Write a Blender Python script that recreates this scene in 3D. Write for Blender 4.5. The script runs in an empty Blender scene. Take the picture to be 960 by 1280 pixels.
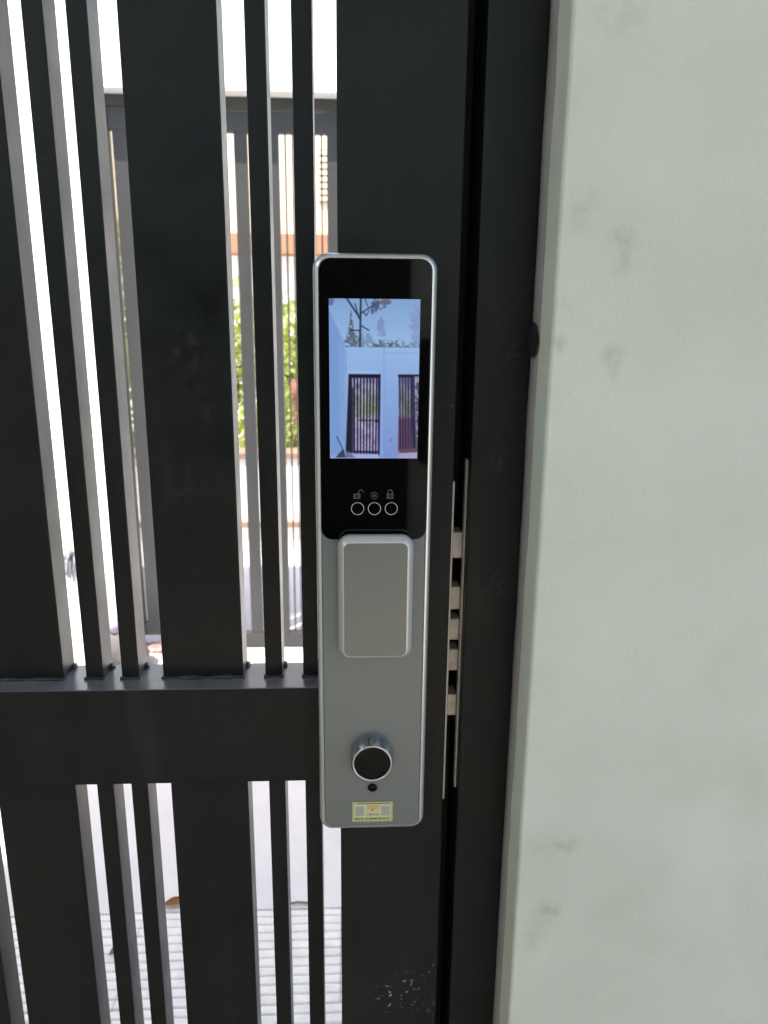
import bpy, bmesh, math, random
import numpy as np
from mathutils import Matrix, Vector, noise as mnoise

random.seed(7)
rng = np.random.default_rng(7)
SC = bpy.context.scene
COL = SC.collection
R = math.radians

# ------------------------------------------------------------------ camera
EYE = Vector((0.0, -0.53, 1.35))
pitch, yaw, roll = R(14.2176), R(2.7882), R(0.5600)
f_ = Vector((math.sin(yaw)*math.cos(pitch), math.cos(yaw)*math.cos(pitch), -math.sin(pitch)))
r_ = Vector((math.cos(yaw), -math.sin(yaw), 0.0))
u_ = r_.cross(f_)
rr = r_*math.cos(roll) + u_*math.sin(roll)
uu = -r_*math.sin(roll) + u_*math.cos(roll)
cam_d = bpy.data.cameras.new("camera")
cam = bpy.data.objects.new("camera", cam_d)
COL.objects.link(cam)
cam.matrix_world = Matrix(((rr.x, uu.x, -f_.x, EYE.x), (rr.y, uu.y, -f_.y, EYE.y), (rr.z, uu.z, -f_.z, EYE.z), (0, 0, 0, 1)))
cam_d.sensor_width = 36.0
cam_d.sensor_fit = 'AUTO'
cam_d.lens = 25.99
cam_d.clip_start = 0.02
cam_d.clip_end = 2000.0
cam_d.dof.use_dof = True
cam_d.dof.focus_distance = 0.54
cam_d.dof.aperture_fstop = 12.0
SC.camera = cam

# ------------------------------------------------------------------ light
SUN_EL, SUN_AZ = R(63.0), R(40.0)      # azimuth: degrees to the viewer's rear left
to_sun = Vector((-math.sin(SUN_AZ)*math.cos(SUN_EL), -math.cos(SUN_AZ)*math.cos(SUN_EL), math.sin(SUN_EL)))
world = bpy.data.worlds.new("World")
SC.world = world
world.use_nodes = True
wn = world.node_tree
bg = wn.nodes['Background']
sky = wn.nodes.new('ShaderNodeTexSky')
sky.sky_type = 'NISHITA'
sky.sun_disc = False
sky.sun_elevation = SUN_EL
sky.sun_rotation = math.atan2(to_sun.x, to_sun.y)
sky.air_density = 1.0
sky.dust_density = 2.5
sky.ozone_density = 1.0
wn.links.new(sky.outputs[0], bg.inputs[0])
bg.inputs[1].default_value = 0.15
sd = bpy.data.lights.new("sun", 'SUN')
sd.energy = 4.0
sd.angle = R(0.53)
sd.color = (1.0, 0.95, 0.88)
sun = bpy.data.objects.new("sun", sd)
COL.objects.link(sun)
sun.rotation_euler = to_sun.to_track_quat('Z', 'Y').to_euler()
SC.view_settings.view_transform = 'Standard'
SC.view_settings.look = 'None'
SC.view_settings.exposure = 1.55
SC.view_settings.gamma = 1.0
EXPO = 2.0**SC.view_settings.exposure
try:
    SC.cycles.max_bounces = 10
    SC.cycles.diffuse_bounces = 6
    SC.cycles.caustics_reflective = False
    SC.cycles.caustics_refractive = False
    SC.cycles.sample_clamp_indirect = 6.0
except Exception:
    pass

# ------------------------------------------------------------------ helpers
def link(o, parent=None):
    COL.objects.link(o)
    if parent is not None:
        o.parent = parent
    return o

def obj(name, bm, mat, parent=None, smooth=False):
    me = bpy.data.meshes.new(name)
    bm.normal_update()
    bm.to_mesh(me)
    bm.free()
    if mat is not None:
        for m in (mat if isinstance(mat, (list, tuple)) else [mat]):
            me.materials.append(m)
    if smooth:
        for p in me.polygons:
            p.use_smooth = True
    o = bpy.data.objects.new(name, me)
    return link(o, parent)

def again(src, parent, loc=None, name=None):
    c = src.copy()
    COL.objects.link(c)
    c.parent = parent
    if loc is not None:
        c.location = loc
    return c

def tag(o, label, cat, group=None):
    o['label'] = label
    o['category'] = cat
    if group:
        o['group'] = group
    return o

def thing(name, label, cat, loc=(0, 0, 0), group=None):
    o = bpy.data.objects.new(name, None)
    o.empty_display_size = 0.05
    o.location = loc
    link(o)
    return tag(o, label, cat, group)

def structure(o):
    o['kind'] = 'structure'
    return o

def add_box(bm, x0, x1, y0, y1, z0, z1, bevel=0.0, seg=1):
    vs = [bm.verts.new((x, y, z)) for z in (z0, z1) for y in (y0, y1) for x in (x0, x1)]
    idx = [(0, 2, 3, 1), (4, 5, 7, 6), (0, 1, 5, 4), (2, 6, 7, 3), (0, 4, 6, 2), (1, 3, 7, 5)]
    fs = [bm.faces.new([vs[i] for i in q]) for q in idx]
    if bevel > 0:
        es = {e for f in fs for e in f.edges}
        bmesh.ops.bevel(bm, geom=list(es), offset=bevel, segments=seg, profile=0.5, affect='EDGES')
    return bm

def box(x0, x1, y0, y1, z0, z1, bevel=0.0, seg=1):
    return add_box(bmesh.new(), x0, x1, y0, y1, z0, z1, bevel, seg)

def rrect(cx, cz, w, h, r, n=8):
    pts = []
    for (sx, sz, a0) in ((1, 1, 0), (-1, 1, 90), (-1, -1, 180), (1, -1, 270)):
        for i in range(n + 1):
            a = R(a0 + 90.0*i/n)
            pts.append((cx + sx*(w/2 - r) + r*math.cos(a), cz + sz*(h/2 - r) + r*math.sin(a)))
    return pts

def loft(loops, cap0=False, cap1=True, bm=None):
    """loops: list of lists of (x, y, z), all of the same length, going from the back to the front"""
    bm = bm or bmesh.new()
    rows = [[bm.verts.new(p) for p in lp] for lp in loops]
    n = len(rows[0])
    for a, b in zip(rows[:-1], rows[1:]):
        for i in range(n):
            j = (i + 1) % n
            bm.faces.new((a[i], a[j], b[j], b[i]))
    if cap0:
        bm.faces.new(list(reversed(rows[0])))
    if cap1:
        bm.faces.new(rows[-1])
    bmesh.ops.recalc_face_normals(bm, faces=bm.faces)
    return bm

def slab(cx, cz, w, h, r, steps, n=10, cap0=False):
    """rounded rectangle swept along y; steps = [(inset, y), ...]"""
    return loft([[(x, y, z) for x, z in rrect(cx, cz, w - 2*i, h - 2*i, max(r - i, 0.0003), n)] for i, y in steps], cap0)

def ring(cx, cz, rad, y, n=48, lobes=0, amp=0.0):
    out = []
    for i in range(n):
        a = 2*math.pi*i/n
        rr_ = rad + (amp*(abs(math.cos(lobes*a/2))**0.6 - 1.0) if lobes else 0.0)
        out.append((cx + rr_*math.cos(a), y, cz + rr_*math.sin(a)))
    return out

def add_tube(bm, pts, rad, n=8, rad1=None):
    pts = [Vector(p) for p in pts]
    rows = []
    m = len(pts)
    for k, p in enumerate(pts):
        d = (pts[min(k + 1, m - 1)] - pts[max(k - 1, 0)]).normalized()
        a = d.orthogonal().normalized()
        b = d.cross(a)
        q = rad if rad1 is None else rad + (rad1 - rad)*k/max(m - 1, 1)
        rows.append([bm.verts.new(p + q*(math.cos(2*math.pi*i/n)*a + math.sin(2*math.pi*i/n)*b)) for i in range(n)])
    for a, b in zip(rows[:-1], rows[1:]):
        for i in range(n):
            bm.faces.new((a[i], a[(i + 1) % n], b[(i + 1) % n], b[i]))
    bm.faces.new(list(reversed(rows[0])))
    bm.faces.new(rows[-1])
    return bm

# ------------------------------------------------------------------ materials
def mat(name, col, rough=0.6, metal=0.0, spec=0.5, var=0.0, vscale=8.0, bump=0.0, bscale=200.0, col2=None, rvar=0.0, stretch=None, coat=0.0, detail=4.0):
    m = bpy.data.materials.new(name)
    m.use_nodes = True
    nt = m.node_tree
    b = nt.nodes['Principled BSDF']
    b.inputs['Base Color'].default_value = (*col, 1)
    b.inputs['Roughness'].default_value = rough
    b.inputs['Metallic'].default_value = metal
    b.inputs['Specular IOR Level'].default_value = spec
    b.inputs['Coat Weight'].default_value = coat
    tc = nt.nodes.new('ShaderNodeTexCoord')
    vec = tc.outputs['Object']
    if stretch:
        mp = nt.nodes.new('ShaderNodeMapping')
        mp.inputs['Scale'].default_value = stretch
        nt.links.new(vec, mp.inputs[0])
        vec = mp.outputs[0]
    if var > 0 or rvar > 0:
        n = nt.nodes.new('ShaderNodeTexNoise')
        n.inputs['Scale'].default_value = vscale
        n.inputs['Detail'].default_value = detail
        n.inputs['Roughness'].default_value = 0.6
        nt.links.new(vec, n.inputs['Vector'])
        if var > 0:
            cr = nt.nodes.new('ShaderNodeValToRGB')
            c2 = col2 or tuple(min(1.0, c*(1 + var)) for c in col)
            c1 = tuple(c*(1 - var) for c in col)
            cr.color_ramp.elements[0].position = 0.3
            cr.color_ramp.elements[1].position = 0.7
            cr.color_ramp.elements[0].color = (*c1, 1)
            cr.color_ramp.elements[1].color = (*c2, 1)
            nt.links.new(n.outputs['Fac'], cr.inputs[0])
            nt.links.new(cr.outputs[0], b.inputs['Base Color'])
        if rvar > 0:
            mr = nt.nodes.new('ShaderNodeMapRange')
            mr.inputs['From Min'].default_value = 0.3
            mr.inputs['From Max'].default_value = 0.7
            mr.inputs['To Min'].default_value = rough - rvar
            mr.inputs['To Max'].default_value = rough + rvar
            nt.links.new(n.outputs['Fac'], mr.inputs[0])
            nt.links.new(mr.outputs[0], b.inputs['Roughness'])
    if bump > 0:
        n2 = nt.nodes.new('ShaderNodeTexNoise')
        n2.inputs['Scale'].default_value = bscale
        n2.inputs['Detail'].default_value = 3.0
        nt.links.new(vec, n2.inputs['Vector'])
        bp = nt.nodes.new('ShaderNodeBump')
        bp.inputs['Strength'].default_value = bump
        bp.inputs['Distance'].default_value = 0.002
        nt.links.new(n2.outputs['Fac'], bp.inputs['Height'])
        nt.links.new(bp.outputs[0], b.inputs['Normal'])
    return m

def spots(m, places, colour, freq=90.0, thr=(0.45, 0.62), amount=0.8, warp=0.6, rough=None):
    """marks with their own shape: (x, y, z, radius) patches broken up by noise, mixed over the base colour"""
    nt = m.node_tree
    b = nt.nodes['Principled BSDF']
    geo = nt.nodes.new('ShaderNodeTexCoord')
    n = nt.nodes.new('ShaderNodeTexNoise')
    n.inputs['Scale'].default_value = freq
    n.inputs['Detail'].default_value = 5.0
    nt.links.new(geo.outputs['Object'], n.inputs['Vector'])
    total = None
    for (px, py, pz, rad, amt) in places:
        d = nt.nodes.new('ShaderNodeVectorMath')
        d.operation = 'DISTANCE'
        d.inputs[1].default_value = (px, py, pz)
        nt.links.new(geo.outputs['Object'], d.inputs[0])
        mr = nt.nodes.new('ShaderNodeMapRange')
        mr.interpolation_type = 'SMOOTHSTEP'
        mr.inputs['From Min'].default_value = 0.0
        mr.inputs['From Max'].default_value = rad
        mr.inputs['To Min'].default_value = amt
        mr.inputs['To Max'].default_value = 0.0
        nt.links.new(d.outputs['Value'], mr.inputs[0])
        if total is None:
            total = mr.outputs[0]
        else:
            a = nt.nodes.new('ShaderNodeMath')
            a.operation = 'ADD'
            nt.links.new(total, a.inputs[0])
            nt.links.new(mr.outputs[0], a.inputs[1])
            total = a.outputs[0]
    nr = nt.nodes.new('ShaderNodeMapRange')
    nr.interpolation_type = 'SMOOTHSTEP'
    nr.inputs['From Min'].default_value = thr[0]
    nr.inputs['From Max'].default_value = thr[1]
    nt.links.new(n.outputs['Fac'], nr.inputs[0])
    mu = nt.nodes.new('ShaderNodeMath')
    mu.operation = 'MULTIPLY'
    mu.use_clamp = True
    nt.links.new(total, mu.inputs[0])
    nt.links.new(nr.outputs[0], mu.inputs[1])
    m2 = nt.nodes.new('ShaderNodeMath')
    m2.operation = 'MULTIPLY'
    m2.inputs[1].default_value = amount
    nt.links.new(mu.outputs[0], m2.inputs[0])
    mx = nt.nodes.new('ShaderNodeMix')
    mx.data_type = 'RGBA'
    old = b.inputs['Base Color']
    if old.links:
        nt.links.new(old.links[0].from_socket, mx.inputs['A'])
    else:
        mx.inputs['A'].default_value = old.default_value
    mx.inputs['B'].default_value = (*colour, 1)
    nt.links.new(m2.outputs[0], mx.inputs['Factor'])
    nt.links.new(mx.outputs['Result'], old)
    return m

def specks(m, colour, freq, thr, amount, stretch=None):
    """dusty flecks, nicks and dried runs: a thin noise threshold mixed over the paint"""
    nt = m.node_tree
    b = nt.nodes['Principled BSDF']
    tc = nt.nodes.new('ShaderNodeTexCoord')
    vec = tc.outputs['Object']
    if stretch:
        mp = nt.nodes.new('ShaderNodeMapping')
        mp.inputs['Scale'].default_value = stretch
        nt.links.new(vec, mp.inputs[0])
        vec = mp.outputs[0]
    n = nt.nodes.new('ShaderNodeTexNoise')
    n.inputs['Scale'].default_value = freq
    n.inputs['Detail'].default_value = 3.0
    nt.links.new(vec, n.inputs['Vector'])
    mr = nt.nodes.new('ShaderNodeMapRange')
    mr.interpolation_type = 'SMOOTHSTEP'
    mr.inputs['From Min'].default_value = thr[0]
    mr.inputs['From Max'].default_value = thr[1]
    mr.inputs['To Max'].default_value = amount
    nt.links.new(n.outputs['Fac'], mr.inputs[0])
    mx = nt.nodes.new('ShaderNodeMix')
    mx.data_type = 'RGBA'
    old = b.inputs['Base Color']
    nt.links.new(old.links[0].from_socket, mx.inputs['A'])
    mx.inputs['B'].default_value = (*colour, 1)
    nt.links.new(mr.outputs[0], mx.inputs['Factor'])
    nt.links.new(mx.outputs['Result'], old)
    return m

M = {}
M['gate'] = mat('gate_paint', (0.0112, 0.0132, 0.0118), 0.42, spec=0.26, var=0.22, vscale=14, rvar=0.07, bump=0.05, bscale=350)
M['post'] = mat('post_paint', (0.0135, 0.0152, 0.0130), 0.44, spec=0.26, var=0.22, vscale=11, rvar=0.08, bump=0.05, bscale=350)
spots(M['post'], [(0.044, 0, 0.776, 0.020, 1.0), (0.0475, 0, 0.792, 0.012, 1.0), (0.037, 0, 0.767, 0.016, 0.9), (0.060, 0, 0.766, 0.022, 0.5),
                  (0.072, 0, 0.797, 0.016, 0.45), (0.074, 0, 0.757, 0.014, 0.5), (0.0765, 0, 1.2914, 0.005, 1.2), (0.030, 0, 0.772, 0.02, .5)],
      (0.62, 0.62, 0.58), freq=210, thr=(0.60, 0.66), amount=0.8)
M['slat'] = mat('slat_paint', (0.0112, 0.0132, 0.0118), 0.40, spec=0.26, var=0.20, vscale=16, rvar=0.07, bump=0.05, bscale=350)
def dusty_lit_top(m, colour, amount=1.0):  # paler upward faces: part dust, part outside light painted into the colour
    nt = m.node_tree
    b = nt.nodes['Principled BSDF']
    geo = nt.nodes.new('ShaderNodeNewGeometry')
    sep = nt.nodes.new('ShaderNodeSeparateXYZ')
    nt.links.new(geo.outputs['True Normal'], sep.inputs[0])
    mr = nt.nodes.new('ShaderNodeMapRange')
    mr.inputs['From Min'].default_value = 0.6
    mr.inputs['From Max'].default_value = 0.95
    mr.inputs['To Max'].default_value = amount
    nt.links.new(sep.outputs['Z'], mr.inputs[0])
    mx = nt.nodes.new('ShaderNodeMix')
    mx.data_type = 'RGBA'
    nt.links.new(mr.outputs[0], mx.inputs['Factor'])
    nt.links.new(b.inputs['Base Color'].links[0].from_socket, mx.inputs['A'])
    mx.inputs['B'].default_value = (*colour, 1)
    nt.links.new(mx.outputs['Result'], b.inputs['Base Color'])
    m2 = nt.nodes.new('ShaderNodeMapRange')          # upward faces set glossier to pick up more outside light
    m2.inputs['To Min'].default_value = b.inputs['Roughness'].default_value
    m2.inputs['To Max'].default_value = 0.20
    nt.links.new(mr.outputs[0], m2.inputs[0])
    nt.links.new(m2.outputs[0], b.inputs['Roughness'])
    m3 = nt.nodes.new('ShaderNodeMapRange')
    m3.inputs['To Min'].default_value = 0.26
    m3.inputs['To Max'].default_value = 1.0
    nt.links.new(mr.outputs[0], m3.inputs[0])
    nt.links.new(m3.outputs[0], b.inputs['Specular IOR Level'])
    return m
M['rail'] = dusty_lit_top(mat('rail_paint', (0.0095, 0.0115, 0.0105), 0.42, spec=0.26, var=0.22, vscale=14, bump=0.03, bscale=350), (0.23, 0.222, 0.24), 0.85)
for _k in ('gate', 'post', 'slat', 'jamb', 'rail'):
    if _k in M:
        specks(M[_k], (0.10, 0.10, 0.095), 420, (0.71, 0.76), 0.7)
        specks(M[_k], (0.035, 0.036, 0.033), 9, (0.50, 0.80), 0.45, (3.0, 3.0, 0.5))
M['stained_slat'] = mat('stained_slat_paint', (0.0112, 0.0132, 0.0118), 0.40, spec=0.26, var=0.3, vscale=16, rvar=0.07, bump=0.05, bscale=350)
specks(M['stained_slat'], (0.035, 0.036, 0.033), 9, (0.50, 0.80), 0.45, (3.0, 3.0, 0.5))
spots(M['stained_slat'], [(0.052, 0.019, 0.300, .020, 1.0), (0.050, 0.019, 0.285, .016, .8), (0.034, 0.019, 0.233, .008, .7)], (0.003, 0.003, 0.003), freq=45, thr=(.25, .6), amount=.8)
spots(M['stained_slat'], [(0.034, 0.019, 0.26, .03, .8), (0.02, 0.019, 0.16, .03, .6), (0.05, 0.019, 0.22, .03, .6)], (0.05, 0.052, 0.048), freq=120, thr=(.45, .75), amount=.6)
M['weld'] = mat('weld_metal', (0.032, 0.033, 0.027), 0.45, var=0.4, vscale=80, bump=0.4, bscale=300)
M['jamb'] = mat('jamb_paint', (0.0112, 0.0132, 0.0118), 0.46, spec=0.26, var=0.25, vscale=18, rvar=0.08, bump=0.06, bscale=300)
spots(M['jamb'], [(0.118, 0, 1.33, 0.012, .6), (0.107, 0, 1.255, 0.014, .45), (0.112, 0, 1.16, .02, .25)], (0.16, 0.17, 0.15), freq=160, thr=(0.45, 0.7), amount=0.5)
specks(M['jamb'], (0.10, 0.10, 0.095), 420, (0.71, 0.76), 0.7)
specks(M['jamb'], (0.035, 0.036, 0.033), 9, (0.50, 0.80), 0.45, (3.0, 3.0, 0.5))
M['wall'] = mat('pale_green_plaster', (0.715, 0.745, 0.622), 0.85, var=0.045, vscale=9, bump=0.14, bscale=330, spec=0.25, detail=7)
specks(M['wall'], (0.52, 0.49, 0.37), 6, (0.50, 0.75), 0.30)
specks(M['wall'], (0.40, 0.37, 0.29), 190, (0.745, 0.80), 0.5)
WS = [(0.144, 1.42, .016, .5), (0.171, 1.402, .011, .9), (0.172, 1.388, .008, .6), (0.171, 1.331, .010, 1.0), (0.171, 1.318, .006, 1.2), (0.134, 1.361, .012, .45),
      (0.136, 1.304, .016, .35), (0.166, 0.963, .010, 1.0), (0.152, 0.958, .012, .5), (0.159, 0.903, .009, 1.2), (0.153, 0.902, .012, .6), (0.145, 0.875, .012, .5), (0.147, 0.888, .01, .4),
      (0.160, 1.53, .02, .5), (0.150, 1.24, .013, .3), (0.142, 1.10, .02, .2), (0.1345, 1.338, .008, .8)]
spots(M['wall'], [(x, -0.048, z, r*1.35, a*.85) for x, z, r, a in WS], (0.38, 0.27, 0.13), freq=110, thr=(0.25, 0.75), amount=0.46)
M['filler'] = mat('cement_filler', (0.36, 0.33, 0.30), 0.9, var=0.10, vscale=30, bump=0.3, bscale=220)
M['white_wall'] = mat('white_render', (0.80, 0.80, 0.78), 0.9, var=0.02, vscale=3, bump=0.1, bscale=120, spec=0.2)
M['far_gate'] = mat('far_gate_paint', (0.035, 0.0355, 0.037), 0.5, var=0.12, vscale=6)
M['silver'] = mat('satin_silver', (0.236, 0.268, 0.268), 0.42, metal=0.72, var=0.012, vscale=900, detail=1, bump=0.015, bscale=4000)
M['silver2'] = mat('handle_silver', (0.252, 0.264, 0.252), 0.40, metal=0.72, var=0.012, vscale=900, detail=1, bump=0.015, bscale=4000)
M['handle_rim'] = mat('handle_rim_metal', (0.70, 0.715, 0.70), 0.33, metal=0.45)
M['knob'] = mat('knob_metal', (0.33, 0.345, 0.34), 0.32, metal=0.75)
M['rim'] = mat('polished_rim', (0.82, 0.83, 0.82), 0.28, metal=0.72)
M['glass'] = mat('black_glass', (0.002, 0.002, 0.002), 0.03, spec=0.5, rvar=0.015, vscale=45)
M['black'] = mat('black_plastic', (0.004, 0.004, 0.004), 0.22, spec=0.18)
M['icon'] = mat('icon_print', (0.05, 0.052, 0.055), 0.5)
M['ringm'] = mat('button_ring', (0.75, 0.74, 0.68), 0.3, metal=0.6)
M['strike'] = mat('strike_metal', (0.66, 0.60, 0.52), 0.38, metal=0.45, var=0.12, vscale=60, bump=0.05, bscale=500)
M['bolt'] = mat('bolt_brass', (0.62, 0.55, 0.46), 0.42, metal=0.3, var=0.15, vscale=120)
M['rubber'] = mat('black_rubber', (0.006, 0.006, 0.006), 0.7)
M['concrete'] = mat('pale_concrete', (0.60, 0.555, 0.545), 0.85, var=0.05, vscale=7, bump=0.15, bscale=90, spec=0.25)
M['tile'] = mat('ribbed_tile', (0.68, 0.645, 0.615), 0.85, var=0.10, vscale=22, bump=0.3, bscale=160, spec=0.25)
M['porch_tile'] = mat('porch_floor', (0.34, 0.29, 0.235), 0.6, var=0.15, vscale=5)
M['grout'] = mat('dark_joint', (0.46, 0.42, 0.40), 0.95)
M['ground'] = mat('earth', (0.38, 0.36, 0.33), 0.95, var=0.1, vscale=1.2)
M['cream'] = mat('cream_render', (0.72, 0.64, 0.44), 0.9, var=0.04, vscale=2)
M['awning'] = mat('brown_fascia', (0.36, 0.17, 0.09), 0.8, var=0.1, vscale=3)
M['terracotta'] = mat('terracotta', (0.22, 0.08, 0.055), 0.8, var=0.2, vscale=8)
M['louvre'] = mat('louvre_shade', (0.36, 0.33, 0.27), 0.7)
M['leaf'] = mat('bush_leaf', (0.30, 0.37, 0.08), 0.55, var=0.35, vscale=5, col2=(0.46, 0.50, 0.15))
_nt = M['leaf'].node_tree
_b = _nt.nodes['Principled BSDF']
_tr = _nt.nodes.new('ShaderNodeBsdfTranslucent')
_tr.inputs['Color'].default_value = (0.50, 0.56, 0.12, 1)
_mx = _nt.nodes.new('ShaderNodeMixShader')
_mx.inputs[0].default_value = 0.4
_nt.links.new(_b.outputs[0], _mx.inputs[1])
_nt.links.new(_tr.outputs[0], _mx.inputs[2])
_nt.links.new(_mx.outputs[0], _nt.nodes['Material Output'].inputs['Surface'])
M['bark'] = mat('bark', (0.16, 0.11, 0.07), 0.9, var=0.3, vscale=30)
M['beige'] = mat('beige_stone', (0.24, 0.16, 0.11), 0.9, var=0.1, vscale=6)
M['roof'] = mat('canopy_paint', (0.62, 0.62, 0.58), 0.9, var=0.03, vscale=2)
M['reflect_dark'] = mat('dark_for_reflection', (0.012, 0.011, 0.010), 0.6, var=0.3, vscale=6)  # near-black finish of the panels added to darken the glass reflection
M['dryleaf'] = mat('dry_leaf', (0.42, 0.20, 0.08), 0.7, var=0.3, vscale=60)
M['dryleaf2'] = mat('dry_leaf_pale', (0.34, 0.27, 0.20), 0.7, var=0.3, vscale=60)
M['twig'] = mat('twig_bark', (0.17, 0.12, 0.10), 0.85, var=0.3, vscale=60)
M['sack'] = mat('sack_cloth', (0.12, 0.11, 0.115), 0.9, var=0.25, vscale=14, bump=0.4, bscale=60)
M['sack_top'] = mat('sack_top_cloth', (0.19, 0.185, 0.25), 0.9, var=0.2, vscale=14)
M['mop_head'] = mat('mop_strands', (0.25, 0.26, 0.30), 0.95, var=0.3, vscale=30)
M['mop_pole'] = mat('mop_pole', (0.45, 0.40, 0.36), 0.6)
M['rag'] = mat('pink_rag', (0.55, 0.33, 0.33), 0.9, var=0.3, vscale=12, col2=(0.8, 0.55, 0.5))

# ------------------------------------------------------------------ ground
GX0, GX1 = -400.0, 400.0
g = bmesh.new()
add_box(g, GX0, GX1, -400, 800, -0.30, -0.012)
structure(obj('ground', g, M['ground']))
structure(obj('near_floor', box(-3.5, 3.0, -3.2, 0.25, -0.011, 0.0), M['porch_tile']))
structure(obj('courtyard_floor', box(-3.0, 2.4, 0.953, 2.46, -0.011, 0.0), M['concrete']))
structure(obj('street_floor', box(-14, 14, 2.461, 30, -0.011, -0.004), M['concrete']))
pav = structure(obj('paving_bed', box(-3.0, 2.4, 0.2505, 0.9525, -0.011, -0.006), M['grout']))
# ribbed paving slabs, each one a piece of its own: 11 ribs of 23 mm
def rib_tile(w=0.46, n=11, p=0.0232):
    bm = bmesh.new()
    add_box(bm, 0, w, 0.0008, n*p - 0.0008, -0.0055, -0.0035)
    for k in range(n):
        y0 = k*p + 0.0013 + random.uniform(-.0006, .0006)
        y1 = (k + 1)*p - 0.0013 + random.uniform(-.0006, .0006)
        segs = 10
        top, side = [], []
        prof = [(y0, -0.0036), (y0 + .0015, -0.0008), (y0 + .004, 0.0), (y1 - .004, 0.0), (y1 - .0015, -0.0008), (y1, -0.0036)]
        rows = []
        for s in range(segs + 1):
            x = w*s/segs
            rows.append([bm.verts.new((x, y + 0.0007*mnoise.noise((x*30, y*40, k)), z + 0.0006*mnoise.noise((x*25, y*70, 3 + k)) if z > -.003 else z)) for y, z in prof])
        for a, b in zip(rows[:-1], rows[1:]):
            for i in range(len(prof) - 1):
                bm.faces.new((a[i], b[i], b[i + 1], a[i + 1]))
        bm.faces.new(rows[0])
        bm.faces.new(list(reversed(rows[-1])))
    bmesh.ops.recalc_face_normals(bm, faces=bm.faces)
    return bm
tiles = [obj('tile', rib_tile(), M['tile'], pav) for _ in range(3)]
P_ = 11*0.0232
k = 0
for row in range(3):
    for cx in range(-4, 3):
        y0 = 0.9522 - (row + 1)*P_ + 0.0
        if y0 < 0.1:
            continue
        loc = (cx*0.4615 + (0.11 if row % 2 else 0.0) - 0.02, y0, 0.0)
        if row == 2 and y0 < 0.2505:
            continue
        if k < 3:
            tiles[k].location = loc
        else:
            again(tiles[k % 3], pav, loc)
        k += 1

# ------------------------------------------------------------------ near wall with the rounded plaster edge
wl = thing('plaster_wall', 'pale green plastered wall with brown scuff stains beside the black gate', 'wall')
def wall_bm(x0, x1, z0, z1, yf, yb, rad=0.0028):
    """wall whose x0 edge is rounded at the front"""
    prof = [(x1, yb), (x0, yb), (x0, -0.0405 if yf + rad > -0.0405 else yf + rad)]
    prof = [(x1, yb), (x0, yb)]
    for i in range(9):
        a = R(180 + 90*i/8)
        prof.append((x0 + rad + rad*math.cos(a), yf + rad + rad*math.sin(a)))
    prof.append((x1, yf))
    nz = 90
    bm = bmesh.new()
    rows = []
    for s in range(nz + 1):
        z = z0 + (z1 - z0)*s/nz
        w = 0.0009*mnoise.noise((0.3, 0.1, z*7)) + 0.0006*mnoise.noise((4.0, 0.1, z*21))
        rows.append([bm.verts.new((x + (w if abs(x - x0) < rad*1.01 else 0), y + (w*0.7 if y < yf + rad and x < x0 + rad else 0), z)) for x, y in prof])
    for a, b in zip(rows[:-1], rows[1:]):
        for i in range(len(prof)):
            j = (i + 1) % len(prof)
            bm.faces.new((a[i], a[j], b[j], b[i]))
    bm.faces.new(rows[0]); bm.faces.new(rows[-1])
    bmesh.ops.recalc_face_normals(bm, faces=bm.faces)
    return bm
wo = obj('wall_face', wall_bm(0.1303, 2.2, -0.01, 2.6, -0.048, 0.12), M['wall'], wl)
for p in wo.data.polygons:
    p.use_smooth = len(p.vertices) == 4
wo.data.set_sharp_from_angle(angle=R(40))
fs_ = bmesh.new()
rows = []
for q in range(121):
    z = 0.0 + 2.15*q/120
    w1 = 0.0006*mnoise.noise((1, 2, z*16)); w2 = 0.0016*mnoise.noise((7, 2, z*11))
    rows.append([fs_.verts.new(p) for p in ((0.1304, 0.0, z), (0.1286 + w1, -0.0005, z), (0.1284 + w1, -0.008, z), (0.1288 + w1, -0.015 + w2, z), (0.1305, -0.0185 + w2, z))])
for r0, r1 in zip(rows[:-1], rows[1:]):
    for q in range(4):
        fs_.faces.new((r0[q], r1[q], r1[q + 1], r0[q + 1]))
bmesh.ops.recalc_face_normals(fs_, faces=fs_.faces)
obj('filler_strip', fs_, M['filler'], wl, True)
obj('pier', box(-3.2, -0.566, -0.048, 0.12, -0.01, 2.6), M['wall'], wl)
obj('lintel', box(-0.5655, 0.1298, -0.048, 0.12, 2.16, 2.6), M['wall'], wl)

# unseen canopy and side wall added to cut light, house front behind the viewer
cn = thing('shade_canopy', 'unseen pale flat canopy added over the gate to shade it', 'canopy')
obj('roof_slab', box(-1.72, 1.05, -2.75, 0.45, 2.605, 2.74), M['roof'], cn)  # unseen slab, sized to keep sun and skylight off the gate
sw = thing('shade_wall', 'unseen pale side wall added to cut the light near the gate', 'wall')
obj('wall_face', box(-1.75, -1.60, -3.99, -0.049, -0.01, 2.0), M['wall'], sw)  # unseen wall, added to dim the light from this side
hs = thing('house_front', 'unseen pale house front with dark panels added for the glass reflection', 'house')
obj('wall', box(-4.5, 4.5, -4.2, -4.0, -0.01, 2.7), M['wall'], hs)
obj('silhouette_box', box(0.42, 0.95, -3.999, -3.80, 0.55, 1.27, 0.01), M['reflect_dark'], hs)  # unseen dark box added as the viewer's silhouette in the glass
obj('door', box(-1.55, 0.36, -3.999, -3.95, 0.0, 2.3), M['reflect_dark'], hs)  # unseen dark panel added so the lock glass reflects black

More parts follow.
